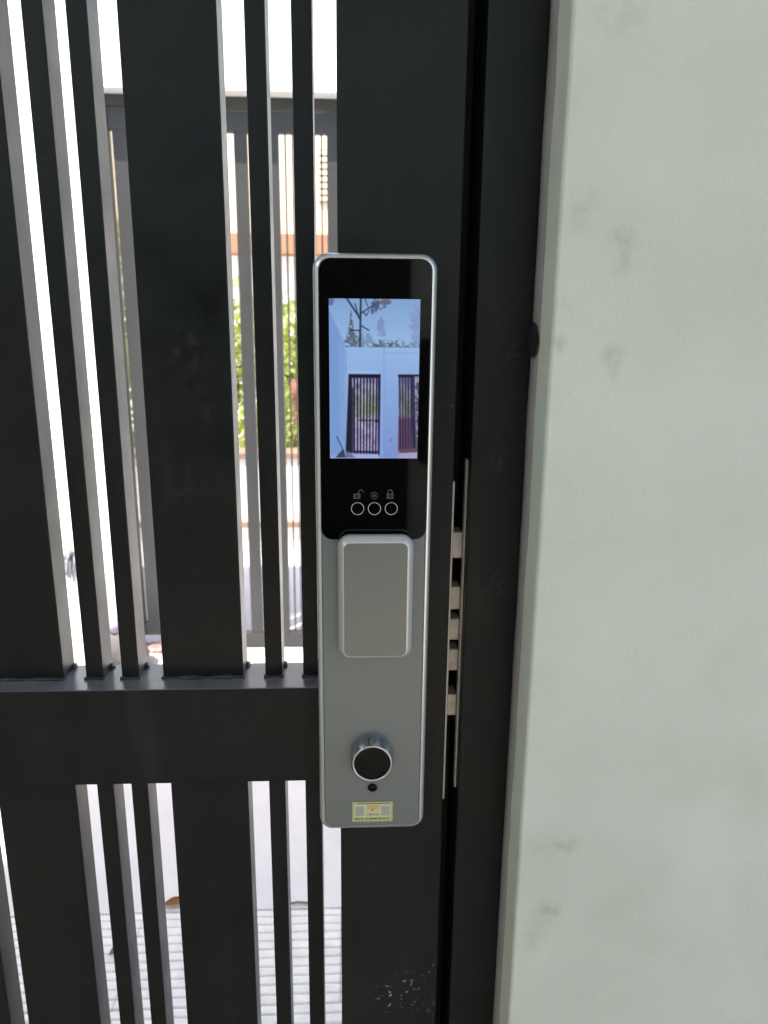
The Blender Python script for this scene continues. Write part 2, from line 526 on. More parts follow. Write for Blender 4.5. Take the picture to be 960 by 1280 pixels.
# ------------------------------------------------------------------ gate
gate = thing('slatted_gate', 'dark charcoal steel gate of wide and thin upright slats with the lock on it', 'gate', (-0.49, 0.023, 0.03))
def gp(name, bm, m=M['gate']):
    o = obj(name, bm, m, gate)
    o.matrix_parent_inverse = Matrix.Translation((0.49, -0.023, -0.03))
    return o
gp('lock_stile', box(-0.0075, 0.0767, 0.0, 0.046, 0.03, 2.13, 0.0012, 2), M['post'])
gp('hinge_stile', box(-0.532, -0.448, 0.0, 0.046, 0.03, 2.13, 0.0012, 2))
ZB, ZT = 0.9905, 1.0735
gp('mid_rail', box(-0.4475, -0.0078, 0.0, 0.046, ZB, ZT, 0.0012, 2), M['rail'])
gp('top_rail', box(-0.4475, -0.0078, 0.0, 0.046, 2.05, 2.13, 0.0012, 2))
gp('bottom_rail', box(-0.4475, -0.0078, 0.0, 0.046, 0.03, 0.11, 0.0012, 2))
WIDE, THIN = 0.0638, 0.0136
slats = [(-0.4300, WIDE), (-0.3505, THIN), (-0.3203, THIN), (-0.2909, WIDE), (-0.2097, THIN), (-0.1816, THIN), (-0.1490, WIDE), (-0.0677, THIN), (-0.0373, THIN)]
proto = {}
def slat_at(x0, w, z0, z1):
    key = (w, round(z1 - z0, 3))
    if key not in proto:
        o = gp('slat', box(0, w, 0.019, 0.044, 0, z1 - z0, 0.0009, 2), M['slat'])
        proto[key] = o
    else:
        o = proto[key].copy()
        COL.objects.link(o)
        o.parent = gate
        o.matrix_parent_inverse = proto[key].matrix_parent_inverse
    o.location = (x0, 0, z0)
    return o
def bead(w, back=False):
    """an uneven weld bead along x, 0..w"""
    bm = bmesh.new()
    n = max(4, int(w/0.0035))
    rows = []
    sd_ = random.random()*50
    for s in range(n + 1):
        x = w*s/n
        q = 0.0015 + 0.0012*mnoise.noise((x*240, sd_, 0)) + 0.0005*math.sin(x*1500)
        rows.append([bm.verts.new((x, q*1.25*math.cos(a), q*math.sin(a))) for a in (R(0), R(45), R(90), R(135), R(180), R(225), R(270), R(315))])
    for a, b in zip(rows[:-1], rows[1:]):
        for i in range(8):
            bm.faces.new((a[i], a[(i + 1) % 8], b[(i + 1) % 8], b[i]))
    bm.faces.new(rows[0]); bm.faces.new(list(reversed(rows[-1])))
    bmesh.ops.recalc_face_normals(bm, faces=bm.faces)
    return bm
def lump(sx, sy, sz, seed):
    bm = bmesh.new()
    bmesh.ops.create_icosphere(bm, subdivisions=2, radius=1.0)
    for v in bm.verts:
        n = 1 + 0.45*mnoise.noise(v.co*1.7 + Vector((seed, 0, 0)))
        v.co = Vector((v.co.x*sx*n, v.co.y*sy*n, v.co.z*sz*n))
    return bm
for x0, w in slats:
    hi = slat_at(x0, w, ZT + 0.0002, 2.0495)
    if x0 == -0.1490:
        hi.material_slots[0].link = 'OBJECT'
        hi.material_slots[0].material = M['stained_slat']
    lo = slat_at(x0, w, 0.1105, ZB - 0.0002)
    b1 = obj('weld_bead', bead(w + 0.002), M['weld'], hi, True)
    b1.location = (-0.001, 0.0188, 0.0006)
    if x0 in (-0.149, -0.0677, -0.2097, -0.1816, -0.2909, -0.0373):
        b2 = obj('weld_bead', lump(0.0022, 0.0045, 0.0022, x0*100), M['weld'], hi, True)
        b2.location = (w + 0.0005, 0.040, 0.001)

# ------------------------------------------------------------------ frame post beside the wall with strike plate
jb = thing('gate_frame', 'dark steel frame post between the gate and the pale wall', 'gate frame', (0.11, 0.03, 0.0))
def jp(name, bm, m):
    o = obj(name, bm, m, jb)
    o.matrix_parent_inverse = Matrix.Translation((-0.11, -0.03, 0.0))
    return o
jp('frame_post', box(0.0891, 0.1292, 0.0, 0.10, 0.0, 2.155, 0.0012, 2), M['jamb'])
jp('door_stop', box(0.052, 0.0889, 0.0475, 0.098, 0.0, 2.155, 0.001), M['jamb'])
sp = bmesh.new()
add_box(sp, 0.0872, 0.0890, 0.0095, 0.0165, 0.9755, 1.253, 0.0004)
jp('strike_plate', sp, M['strike'])
rb = bmesh.new()
bmesh.ops.create_icosphere(rb, subdivisions=3, radius=1.0)
for v in rb.verts:
    n = 1 + 0.3*mnoise.noise(v.co*1.6)
    v.co = Vector((0.1270 + v.co.x*0.0026*n, -0.0100 + v.co.y*0.0105*n, 1.341 + v.co.z*0.0110*n))
jp('rubber_buffer', rb, M['rubber'])

# ------------------------------------------------------------------ smart lock
LX, LZ, LW, LH = 0.0176, 1.178, 0.0822, 0.4345
lock = thing('smart_lock', 'tall silver smart door lock with black glass and a lit camera screen on the gate', 'door lock', (LX, 0.0, 0.961))
BOLTS = ((1.1957, 1.1751), (1.1514, 1.1326), (1.1245, 1.1067), (1.0983, 1.0801), (1.0588, 1.0400))
def lp(name, bm, m, parent=None, smooth=False):
    o = obj(name, bm, m, parent or lock, smooth)
    if parent is None:
        o.matrix_parent_inverse = Matrix.Translation((-LX, 0, -0.961))
    return o
body = lp('body', slab(LX, LZ, LW, LH, 0.0105, [(0.0004, -0.0006), (0, -0.0012), (0, -0.0185), (0.0004, -0.0200), (0.0012, -0.0213), (0.0032, -0.0227), (0.0036, -0.0228), (0.0039, -0.0224), (0.0041, -0.0212)]), M['rim'], None, True)
body.data.set_sharp_from_angle(angle=R(35))
lp('shadow_gap', slab(LX, LZ, LW - 0.002, LH - 0.002, 0.0095, [(0, -0.0001), (0, -0.0013)]), M['rubber'])  # dark sheet behind the body stands in for its shadow gap
fpn = lp('front_panel', slab(LX, LZ, LW - 0.0080, LH - 0.0080, 0.0068, [(0, -0.0205), (0, -0.0226), (0.0006, -0.0232)]), M['silver'], None)
GZ0, GZ1 = 1.2015, LZ + LH/2 - 0.0034
gl = lp('glass_panel', slab(LX, (GZ0 + GZ1)/2, LW - 0.0072, GZ1 - GZ0, 0.0085, [(0, -0.0230), (0, -0.0241), (0.0002, -0.0245), (0.0006, -0.0247)], 12), M['glass'])
GY = -0.0247

# the lit display: a picture painted in code into the colours of a fine grid
def paint_screen(W, H):
    """W x H sRGB picture of what the outside camera sees; coordinates below are in the display's own 112 x 200 units"""
    ys, xs = np.mgrid[0:H, 0:W]
    X = xs/(W - 1)*112.0
    Y = ys/(H - 1)*200.0
    img = np.zeros((H, W, 3))
    def put(mask, c, a=1.0):
        mk = np.clip(mask, 0, 1)[..., None]*a
        img[:] = img*(1 - mk) + np.array(c, float)*mk
    def fbm(s, seed):
        r = np.random.default_rng(seed)
        out = np.zeros((H, W)); amp = 1.0; tot = 0
        for o in range(4):
            nx, ny = max(2, int(112/s*2**o)) + 2, max(2, int(200/s*2**o)) + 2
            gr = r.random((ny, nx))
            fx = X/112*(nx - 2); fy = Y/200*(ny - 2)
            ix = np.minimum(fx.astype(int), nx - 2); iy = np.minimum(fy.astype(int), ny - 2)
            tx = fx - ix; ty = fy - iy
            tx = tx*tx*(3 - 2*tx); ty = ty*ty*(3 - 2*ty)
            v = (gr[iy, ix]*(1 - tx) + gr[iy, ix + 1]*tx)*(1 - ty) + (gr[iy + 1, ix]*(1 - tx) + gr[iy + 1, ix + 1]*tx)*ty
            out += amp*v; tot += amp; amp *= 0.55
        return out/tot
    def edge(d, s=0.5):
        return np.clip(0.5 - d/(2*s), 0, 1)
    def seg(x0, y0, x1, y1, w):
        dx, dy = x1 - x0, y1 - y0
        t = np.clip(((X - x0)*dx + (Y - y0)*dy)/(dx*dx + dy*dy), 0, 1)
        return edge(np.hypot(X - x0 - t*dx, Y - y0 - t*dy) - w, 0.4)
    def poly(pts):
        m = np.ones((H, W))
        n = len(pts)
        for i in range(n):
            (x0, y0), (x1, y1) = pts[i], pts[(i + 1) % n]
            L = math.hypot(x1 - x0, y1 - y0)
            m = np.minimum(m, edge(((Y - y0)*(x1 - x0) - (X - x0)*(y1 - y0))/L*-1.0, 0.45))
        return m
    # sky
    t = (Y/62)[..., None]
    img[:] = np.array([128, 162, 208])*(1 - t) + np.array([150, 186, 226])*t
    f1, f2, f3 = fbm(9, 1), fbm(4, 2), fbm(14, 3)
    # far tree tops above the wall
    top = 58 - 16*np.exp(-((X - 28)/10)**2) - 9*np.exp(-((X - 62)/8)**2) - 8*np.exp(-((X - 78)/7)**2) - 7*np.exp(-((X - 89)/5)**2) - 5*np.exp(-((X - 104)/7)**2)
    top = top - 30*np.exp(-((X - 27)/2.6)**2)
    fol = edge(top - Y + (f2 - .5)*26, 2.0)*(Y < 60)
    put(fol*(f2 > .38), (86, 96, 116), 0.8)
    put(fol*(f1 > .48)*(f2 > .36), (92, 96, 100), 0.75)
    put(edge(np.hypot((X - 64)/5, (Y - 34)/11) - 1 + (f2 - .5)*2.2, .15), (112, 128, 168), 0.6)
    put(edge(np.hypot((X - 108)/6, (Y - 32)/22) - 1 + (f2 - .5)*2.8, .15), (120, 126, 172), 0.5)
    put(edge(np.hypot((X - 57)/5, (Y - 9)/9) - 1 + (f2 - .5)*2.0, .15), (72, 78, 104), 0.85)
    put(edge(np.hypot((X - 67)/6, (Y - 4)/5) - 1 + (f2 - .5)*2.0, .15), (96, 92, 110), 0.8)
    put(edge(np.hypot((X - 3)/5, (Y - 3)/4) - 1 + (f2 - .5)*2.0, .15), (92, 86, 128), 0.7)
    put(edge(np.hypot((X - 42)/9, (Y - 50)/9) - 1 + (f2 - .5)*3.2, .15), (104, 120, 150), 0.55)
    # tree
    for s in ((39, 0, 38, 60, 1.25), (22, 0, 37, 22, 1.1), (32, 6, 37, 24, 0.7), (38, 18, 54, 8, 0.8), (39, 32, 49, 38, 0.8), (44, 0, 48, 10, .5), (42, 16, 46, 20, .7), (46, 20, 49, 14, .5), (26, 38, 37, 38, .8)):
        put(seg(*s), (44, 52, 76), 0.92)
    # side wall and far wall
    put(poly([(0, 12), (20, 55), (20, 200), (0, 200)]), (124, 158, 209))
    put(poly([(0, 12), (12, 40), (12, 200), (0, 200)]), (112, 147, 203), .5)
    g2 = np.clip((Y - 58)/140, 0, 1)[..., None]
    wallc = np.array([146, 182, 226])*(1 - g2) + np.array([122, 146, 206])*g2
    wm = edge(58.5 - Y, .5)*edge(19.0 - X + 0*Y, .5)
    img[:] = img*(1 - wm[..., None]) + wallc*wm[..., None]
    put(seg(20.5, 62, 20.5, 92, .5), (96, 128, 186), .8)
    put(seg(68, 60, 68.5, 200, .5), (116, 152, 206), .8)
    put(seg(68, 65, 112, 65, .4), (116, 150, 205), .7)
    put(edge(np.abs(X - 66) - 1.4, .5)*edge(91 - Y), (150, 184, 228), .4)
    put(edge(np.abs(Y - 89) - 1.4, .5)*edge(np.abs(X - 41) - 20, .5), (156, 192, 232), .7)
    # open view through the gates
    def view(x0, x1, y0, y1, seed, warm):
        a, b = fbm(7, seed), fbm(3, seed + 9)
        v = np.clip((Y - y0)/(y1 - y0), 0, 1)
        c = np.zeros((H, W, 3))
        up = np.array([138, 134, 186.]); mid = np.array([150, 158, 160.]); low = np.array([176, 166, 206.])
        w1 = np.clip(1 - v/.3, 0, 1)[..., None]; w3 = np.clip((v - .5)/.12, 0, 1)[..., None]
        c = mid + (up - mid)*w1
        c = c*(1 - w3) + low*w3
        c += ((a - .5)*110)[..., None]
        gm = np.clip(1 - np.abs(v - .42)/.14, 0, 1)*np.clip((X - x0)/(x1 - x0)*1.3, 0, 1)*(b > .42)
        c = c*(1 - gm[..., None]*.7) + np.array([126, 138, 70.])*gm[..., None]*.7
        if warm:
            wm_ = np.clip((v - .52)/.05, 0, 1)[..., None]
            c = c*(1 - wm_*.8) + np.array([104, 66, 92.])*wm_*.8
            c = c*.86
        m = (edge(x0 - X)*edge(X - x1)*edge(y0 - Y)*edge(Y - y1))[..., None]
        img[:] = img*(1 - m) + np.clip(c, 0, 255)*m
    dark = (26, 26, 50)
    view(24, 63, 92, 195, 21, False)
    put(poly([(24, 92), (64, 92), (64, 96.5), (24, 96.5)]), dark)
    put(poly([(24, 92), (28, 96), (28.5, 193), (20, 192)]), (32, 30, 50))
    put(poly([(28, 106), (31, 112), (30, 190), (26, 193)]), (44, 36, 54), .8)
    put(poly([(60.5, 92), (64, 92), (63.5, 197), (61, 197)]), (44, 38, 74))
    for i in range(8):
        x = 31 + i*4.0
        put(seg(x, 96, x - .2 + (i - 4)*-.1, 194, 0.95), (26, 28, 46), .95)
    put(poly([(24, 189.5), (63, 190.5), (63, 193.5), (24, 192.5)]), (44, 40, 66))
    put(seg(37, 150.5, 53, 150.5, .7), (40, 40, 70))
    put(edge(np.hypot(X - 59, Y - 151) - 2.3), (40, 38, 72))
    put(poly([(24, 194), (63, 195), (63, 200), (24, 200)]), (158, 172, 220))
    put(poly([(86, 92), (112, 92), (112, 200), (88, 200)]), (110, 104, 130))
    view(87, 112, 95, 190, 33, True)
    put(poly([(86, 92), (112, 92), (112, 95.5), (86, 95.5)]), dark)
    for i in range(6):
        put(seg(88 + i*3.6, 94, 90 + i*3.4, 188, 0.9), (46, 38, 66), .9)
    put(poly([(101, 94), (106, 94), (110, 188), (106, 188)]), (36, 40, 72), .85)
    put(edge(106.5 + (Y - 94)/94*4 - X)*edge(94 - Y)*edge(Y - 172), (150, 156, 184), .75)
    put(edge(106.5 + (Y - 94)/94*4 - X)*edge(94 - Y)*edge(Y - 172)*(f2 > .5), (60, 66, 92), .8)
    put(poly([(88, 188), (112, 186), (112, 192), (89, 193)]), (96, 72, 96))
    put(poly([(88, 193), (112, 192), (112, 200), (88, 200)]), (166, 158, 192))
    # lower corner: broom and heap by the side wall
    put(poly([(0, 196), (24, 193), (30, 200), (0, 200)]), (148, 158, 206), .8)
    put(seg(9, 172, 17, 190, 0.7), (58, 68, 116))
    put(poly([(16, 188), (18, 190), (20, 199), (7, 199)]), (62, 64, 98))
    put(poly([(20, 190), (27, 193), (32, 199), (20, 199)]), (100, 98, 136), .8)
    put(edge(np.hypot((X - 77.5)/1.4, (Y - 176)/3.5) - 1, .4), (108, 122, 178), .8)
    # softness of a cheap camera, sensor grain
    for _ in range(1):
        p = np.pad(img, ((1, 1), (1, 1), (0, 0)), 'edge')
        img = (p[:-2, 1:-1] + p[2:, 1:-1] + p[1:-1, :-2] + p[1:-1, 2:] + 2*img)/6
    img += rng.normal(0, 2.0, (H, W, 1))
    return np.clip(img, 0, 255)

def srgb2lin(c):
    c = np.asarray(c)/255.0
    return np.where(c <= 0.04045, c/12.92, ((c + 0.055)/1.055)**2.4)

def picture_grid(name, W, H, x0, x1, z0, z1, y, rgb, parent, m, bend=0.0):
    xs = np.linspace(x0, x1, W); zs = np.linspace(z1, z0, H)
    gx, gz = np.meshgrid(xs, zs)
    co = np.stack([gx, np.full_like(gx, y), gz], -1).reshape(-1, 3).astype(np.float32)
    ii, jj = np.meshgrid(np.arange(H - 1), np.arange(W - 1), indexing='ij')
    a = (ii*W + jj).ravel()
    quads = np.stack([a, a + W, a + W + 1, a + 1], -1).astype(np.int32)
    me = bpy.data.meshes.new(name)
    me.vertices.add(len(co)); me.vertices.foreach_set('co', co.ravel())
    me.loops.add(quads.size); me.loops.foreach_set('vertex_index', quads.ravel())
    me.polygons.add(len(quads)); me.polygons.foreach_set('loop_start', np.arange(0, quads.size, 4, dtype=np.int32))
    me.update(calc_edges=True)
    ca = me.color_attributes.new('picture', 'FLOAT_COLOR', 'POINT')
    lin = srgb2lin(rgb).reshape(-1, 3)
    ca.data.foreach_set('color', np.concatenate([lin, np.ones((len(lin), 1))], 1).astype(np.float32).ravel())
    me.materials.append(m)
    o = bpy.data.objects.new(name, me)
    return link(o, parent)

ms = bpy.data.materials.new('lit_display')
ms.use_nodes = True
nt = ms.node_tree
pb = nt.nodes['Principled BSDF']
at_ = nt.nodes.new('ShaderNodeAttribute')
at_.attribute_name = 'picture'
nt.links.new(at_.outputs['Color'], pb.inputs['Emission Color'])
pb.inputs['Emission Strength'].default_value = 1.0/EXPO
pb.inputs['Base Color'].default_value = (0.003, 0.003, 0.003, 1)
pb.inputs['Roughness'].default_value = 0.05
SW, SH = 190, 338
scr = picture_grid('screen', SW, SH, -0.0130, 0.0473, 1.2602, 1.3664, GY - 0.00025, paint_screen(SW, SH), gl, ms)

# touch buttons and their printed symbols
def annulus(bm, cx, cz, r0, r1, y, n=40):
    a = [bm.verts.new(p) for p in ring(cx, cz, r0, y, n)]
    b = [bm.verts.new(p) for p in ring(cx, cz, r1, y, n)]
    for i in range(n):
        j = (i + 1) % n
        bm.faces.new((a[i], a[j], b[j], b[i]))
    bmesh.ops.recalc_face_normals(bm, faces=bm.faces)
    return bm
BX = (0.0060, 0.0178, 0.0297)
BZ = 1.2243
for x in BX:
    ro = loft([ring(x, BZ, 0.00455, GY + .0002, 40), ring(x, BZ, 0.00455, GY - .00025, 40), ring(x, BZ, 0.0044, GY - .0003, 40), ring(x, BZ, 0.0042, GY - .00025, 40), ring(x, BZ, 0.00415, GY + .0001, 40)], False, False)
    o = lp('button_ring', ro, M['ringm'], gl, True)
IZ = 1.2352
yy = GY - 0.0002
def flat_poly(bm, pts, y=yy):
    bm.faces.new([bm.verts.new((x, y, z)) for x, z in pts])
def arc_strip(bm, cx, cz, r0, r1, a0, a1, n=14, y=yy):
    A = [bm.verts.new((cx + r0*math.cos(R(a0 + (a1 - a0)*i/n)), y, cz + r0*math.sin(R(a0 + (a1 - a0)*i/n)))) for i in range(n + 1)]
    B = [bm.verts.new((cx + r1*math.cos(R(a0 + (a1 - a0)*i/n)), y, cz + r1*math.sin(R(a0 + (a1 - a0)*i/n)))) for i in range(n + 1)]
    for i in range(n):
        bm.faces.new((A[i], A[i + 1], B[i + 1], B[i]))
def padlock(cx, cz, opened):
    bm = bmesh.new()
    w, h = 0.0050, 0.0038
    # body with a keyhole slot: left, right, bottom and top pieces round the hole
    s = 0.00045
    flat_poly(bm, [(cx - w/2, cz - h), (cx - s, cz - h), (cx - s, cz), (cx - w/2, cz)])
    flat_poly(bm, [(cx + s, cz - h), (cx + w/2, cz - h), (cx + w/2, cz), (cx + s, cz)])
    flat_poly(bm, [(cx - s, cz - h), (cx + s, cz - h), (cx + s, cz - h*.75), (cx - s, cz - h*.75)])
    flat_poly(bm, [(cx - s, cz - h*.25), (cx + s, cz - h*.25), (cx + s, cz), (cx - s, cz)])
    ox = w*.5 + 0.0003 if opened else 0.0
    q = 0.0016
    t = 0.00075
    z0 = cz + 0.0010
    arc_strip(bm, cx + ox, z0, q - t/2, q + t/2, 0, 180)
    for sx in ((-1, 1) if not opened else (-1,)):
        flat_poly(bm, [(cx + ox + sx*q - t/2, cz), (cx + ox + sx*q + t/2, cz), (cx + ox + sx*q + t/2, z0), (cx + ox + sx*q - t/2, z0)])
    if opened:
        flat_poly(bm, [(cx + ox + q - t/2, z0 - .0006), (cx + ox + q + t/2, z0 - .0006), (cx + ox + q + t/2, z0), (cx + ox + q - t/2, z0)])
    return bm
lp('unlock_symbol', padlock(BX[0] - 0.0005, IZ, True), M['icon'], gl)
lp('lock_symbol', padlock(BX[2] - 0.0009, IZ, False), M['icon'], gl)
cb = bmesh.new()
annulus(cb, BX[1] - .0002, IZ - .0014, 0.0021, 0.0026, yy)
cb.faces.new([cb.verts.new(p) for p in ring(BX[1] - .0002, IZ - .0014, 0.0011, yy, 24)])
lp('circle_symbol', cb, M['icon'], gl)

# push-pull handle plate
HX, HZ, HW, HH = 0.0186, 1.1603, 0.0532, 0.0935
hd = lp('handle_plate', slab(HX, HZ, HW, HH, 0.0085, [(0.004, -0.0228), (0.004, -0.0285), (0.0004, -0.0290), (0, -0.0296), (0, -0.0330), (0.0004, -0.0340), (0.0034, -0.0378), (0.0038, -0.0381), (0.0044, -0.0381)], 10), M['handle_rim'], None, True)
hd.data.set_sharp_from_angle(angle=R(38))
lp('face_plate', slab(HX, HZ, HW - 0.0086, HH - 0.0086, 0.0045, [(0, -0.0376), (0, -0.0382), (0.0003, -0.0384)], 8), M['silver2'], hd)

# fluted thumb turn
KX, KZ = 0.0171, 1.0278
tt = loft([ring(KX, KZ, 0.0168, -0.0226, 180, 9, 0.0028), ring(KX, KZ, 0.0171, -0.0312, 180, 9, 0.0028), ring(KX, KZ, 0.0168, -0.0320, 180, 9, 0.0026), ring(KX, KZ, 0.0155, -0.0336, 180, 9, 0.0010), ring(KX, KZ, 0.0150, -0.0342, 180), ring(KX, KZ, 0.0142, -0.0344, 180), ring(KX, KZ, 0.0138, -0.0340, 180)])
kn = lp('thumb_turn', tt, M['knob'], None, True)
kn.data.set_sharp_from_angle(angle=R(32))
lp('rim_ring', loft([ring(KX, KZ, 0.0150, -0.0339, 64), ring(KX, KZ, 0.0149, -0.0348, 64), ring(KX, KZ, 0.0144, -0.0352, 64), ring(KX, KZ, 0.0139, -0.0348, 64), ring(KX, KZ, 0.0138, -0.0340, 64)], False, False), M['rim'], kn, True)
lp('dark_cap', loft([ring(KX, KZ, 0.0138, -0.0341, 64), ring(KX, KZ, 0.0137, -0.0345, 64), ring(KX, KZ, 0.0120, -0.0346, 64)]), M['black'], kn)
# emergency keyhole
kh = bmesh.new()
kz = 0.9995
loft([ring(KX + .0006, kz, 0.0047, -0.0228, 40), ring(KX + .0006, kz, 0.0047, -0.0236, 40), ring(KX + .0006, kz, 0.0043, -0.0240, 40), ring(KX + .0006, kz, 0.0038, -0.0236, 40), ring(KX + .0006, kz, 0.0037, -0.0233, 40)], False, False, kh)
ko = lp('keyhole', kh, M['silver'], None, True)
lp('hole', loft([ring(KX + .0006, kz, 0.0038, -0.02335, 32), ring(KX + .0006, kz, 0.0032, -0.0235, 32), ring(KX + .0006, kz, 0.0016, -0.0240, 32)]), M['black'], ko, True)

# mortise faceplate on the gate's edge and the five bolts thrown across the gap
lp('faceplate', box(0.0769, 0.0791, 0.007, 0.036, 0.966, 1.237, 0.0006), M['strike'])
bolt = None
for z1, z0 in BOLTS:
    bm = box(0.0792, 0.0871, 0.0135, 0.030, z0, z1, 0.0005)
    lp('bolt', bm, M['bolt'])

# yellow-green guarantee sticker (the square codes are left blank)
def paint_label(W, H):
    ys, xs = np.mgrid[0:H, 0:W]
    X = xs/(W - 1)*52.0
    Y = ys/(H - 1)*23.0
    img = np.zeros((H, W, 3)); img[:] = (188, 186, 118)
    r = np.random.default_rng(5)
    def rect(x0, x1, y0, y1, c):
        img[(X >= x0) & (X <= x1) & (Y >= y0) & (Y <= y1)] = c
    rect(1, 51, .8, 22, (196, 196, 132))
    rect(3, 49, 2.6, 17.5, (214, 214, 184))
    rect(18, 36, 4, 17, (214, 206, 158))
    rect(19.5, 34, 4, 8, (212, 188, 118))
    rect(6, 47, 1.7, 2.6, (112, 106, 72))
    for x in np.arange(4, 48, 1.5):
        if r.random() > .25:
            rect(x, x + 1.0, 18.9, 20.1, (108, 112, 66))
    for x in np.arange(20, 33.5, 1.1):
        if r.random() > .15:
            rect(x, x + .85, 13.6, 15.6, (132, 130, 106))
    m = np.hypot((X - 26)/1.6, (Y - 9.4)/1.6) < 1
    img[m] = (176, 160, 64)
    for x0 in (4.5, 37.5):
        rect(x0, x0 + 10.5, 5.5, 16, (176, 178, 158))
    return img
ml = bpy.data.materials.new('printed_label')
ml.use_nodes = True
nt = ml.node_tree
pb = nt.nodes['Principled BSDF']
at_ = nt.nodes.new('ShaderNodeAttribute')
at_.attribute_name = 'picture'
nt.links.new(at_.outputs['Color'], pb.inputs['Base Color'])
pb.inputs['Roughness'].default_value = 0.4
lo_ = picture_grid('sticker', 105, 47, 0.0018, 0.0339, 0.9688, 0.9868, -0.02345, paint_label(105, 47), lock, ml)
lo_.matrix_parent_inverse = Matrix.Translation((-LX, 0, -0.961))

# ------------------------------------------------------------------ courtyard: far wall with its gate
fw = thing('courtyard_wall', 'white rendered wall with a gate opening across the courtyard', 'wall')
WY0, WY1 = 2.34, 2.52
OX0, OX1, OZ = -0.935, 0.06, 2.135
obj('wall_panel', box(-3.0, OX0, WY0, WY1, -0.01, OZ), M['white_wall'], fw)
obj('wall_panel', box(OX1, 3.4, WY0, WY1, -0.01, OZ), M['white_wall'], fw)
obj('lintel', box(-3.0, 3.4, WY0, WY1, OZ + 0.0005, 2.62), M['white_wall'], fw)

GYF = 2.415                      # front plane of the far gate
D_ = 0.035
fg = thing('far_gate', 'grey slatted gate in the white wall across the courtyard', 'gate', (-0.6, GYF, 0.0))
def fpt(name, bm, parent=fg):
    o = obj(name, bm, M['far_gate'], parent)
    o.matrix_parent_inverse = Matrix.Translation(-parent.location)
    return o
fpt('head_frame', box(OX0 + .001, OX1 - .001, GYF, GYF + 0.06, 2.098, 2.134))
fpt('top_rail', box(-0.62, 0.035, GYF + .008, GYF + D_ + .008, 2.022, 2.090))
fpt('bottom_rail', box(-0.62, 0.035, GYF + .008, GYF + D_ + .008, 0.006, 0.068))
fpt('stile', box(-0.64, -0.585, GYF + .006, GYF + D_ + .01, 0.004, 2.092))
fpt('stile', box(-0.0787, -0.012, GYF + .006, GYF + D_ + .01, 0.004, 2.092))
wide = fpt('slat', box(0, 0.0478, GYF + .010, GYF + D_ + .004, 0.068, 2.022))
wide.location = (-0.4162, 0, 0)
for x in (-0.528, -0.302):
    c = wide.copy(); COL.objects.link(c); c.parent = fg; c.matrix_parent_inverse = Matrix.Translation(-fg.location); c.location = (x, 0, 0)
thin = fpt('bar', box(-0.0032, 0.0032, GYF + .016, GYF + .028, 0.068, 2.022))
thin.location = (-0.2308, 0, 0)
for x in (-0.2038, -0.177, -0.150, -0.1245, -0.0986, -0.342, -0.457, -0.472, -0.560):
    c = thin.copy(); COL.objects.link(c); c.parent = fg; c.matrix_parent_inverse = Matrix.Translation(-fg.location); c.location = (x, 0, 0)
fx = thing('fixed_gate_panel', 'narrow grey fixed panel beside the far gate, raised off the ground', 'gate panel', (-0.79, GYF, 0.0))
fpt('top_rail', box(-0.862, -0.672, GYF + .008, GYF + D_ + .008, 2.022, 2.0975), fx)
fpt('bottom_rail', box(-0.862, -0.672, GYF + .008, GYF + D_ + .008, 0.066, 0.118), fx)
fpt('stile', box(OX0 + .001, -0.863, GYF + .006, GYF + D_ + .01, 0.062, 2.0975), fx)
fpt('stile', box(-0.671, -0.645, GYF + .006, GYF + D_ + .01, 0.062, 2.0975), fx)
fpt('slat', box(-0.8505, -0.775, GYF + .010, GYF + D_ + .004, 0.118, 2.022), fx)
fpt('slat', box(-0.755, -0.690, GYF + .010, GYF + D_ + .004, 0.118, 2.022), fx)

# mop leaning on the white wall, sack at its foot, rag on the ground
mp = thing('mop', 'grey mop stood head up against the white courtyard wall', 'mop', (-1.0, 2.2, 0))
def mpt(name, bm, m):
    o = obj(name, bm, m, mp, True)
    o.matrix_parent_inverse = Matrix.Translation((1.0, -2.2, 0))
    return o
mpt('handle', add_tube(bmesh.new(), [(-0.93, 2.16, 0.005), (-1.07, 2.30, 0.45)], 0.011, 10), M['mop_pole'])
mh = bmesh.new()
for i in range(60):
    a = random.uniform(0, 2*math.pi); q = random.uniform(0.2, 1)
    b0 = Vector((-1.072, 2.30, 0.44))
    e = b0 + Vector((0.045*q*math.cos(a), 0.025*q*math.sin(a), 0.03))
    d = e + Vector((0.05*math.cos(a)*q, 0.018*math.sin(a), -random.uniform(.05, .12)))
    add_tube(mh, [b0, e, (e + d)/2 + Vector((0.012*math.cos(a), 0, .015)), d], 0.007, 6, 0.004)
mpt('strands', mh, M['mop_head'])['kind'] = 'stuff'

sk = thing('sack', 'lumpy grey sack with a bluish top on the courtyard floor', 'sack', (-0.90, 2.26, 0))
def blob(cx, cy, cz, sx, sy, sz, seed, amp=.22):
    bm = bmesh.new()
    bmesh.ops.create_icosphere(bm, subdivisions=4, radius=1.0)
    for v in bm.verts:
        n = 1 + amp*mnoise.noise(v.co*1.5 + Vector((seed, 0, 0))) + amp*.4*mnoise.noise(v.co*4 + Vector((seed, 5, 0)))
        z = max(v.co.z, -0.75)
        v.co = Vector((v.co.x*sx*n, v.co.y*sy*n, z*sz*n))
        if v.co.z < -sz*.72:
            v.co.z = -sz*.72
    for v in bm.verts:
        v.co += Vector((cx, cy, cz))
    return bm
obj('body', blob(0, 0, 0.075, 0.085, 0.06, 0.10, 2.0), M['sack'], sk, True)
obj('tied_top', blob(-0.012, 0, 0.178, 0.05, 0.04, 0.032, 9.0), M['sack_top'], sk, True)

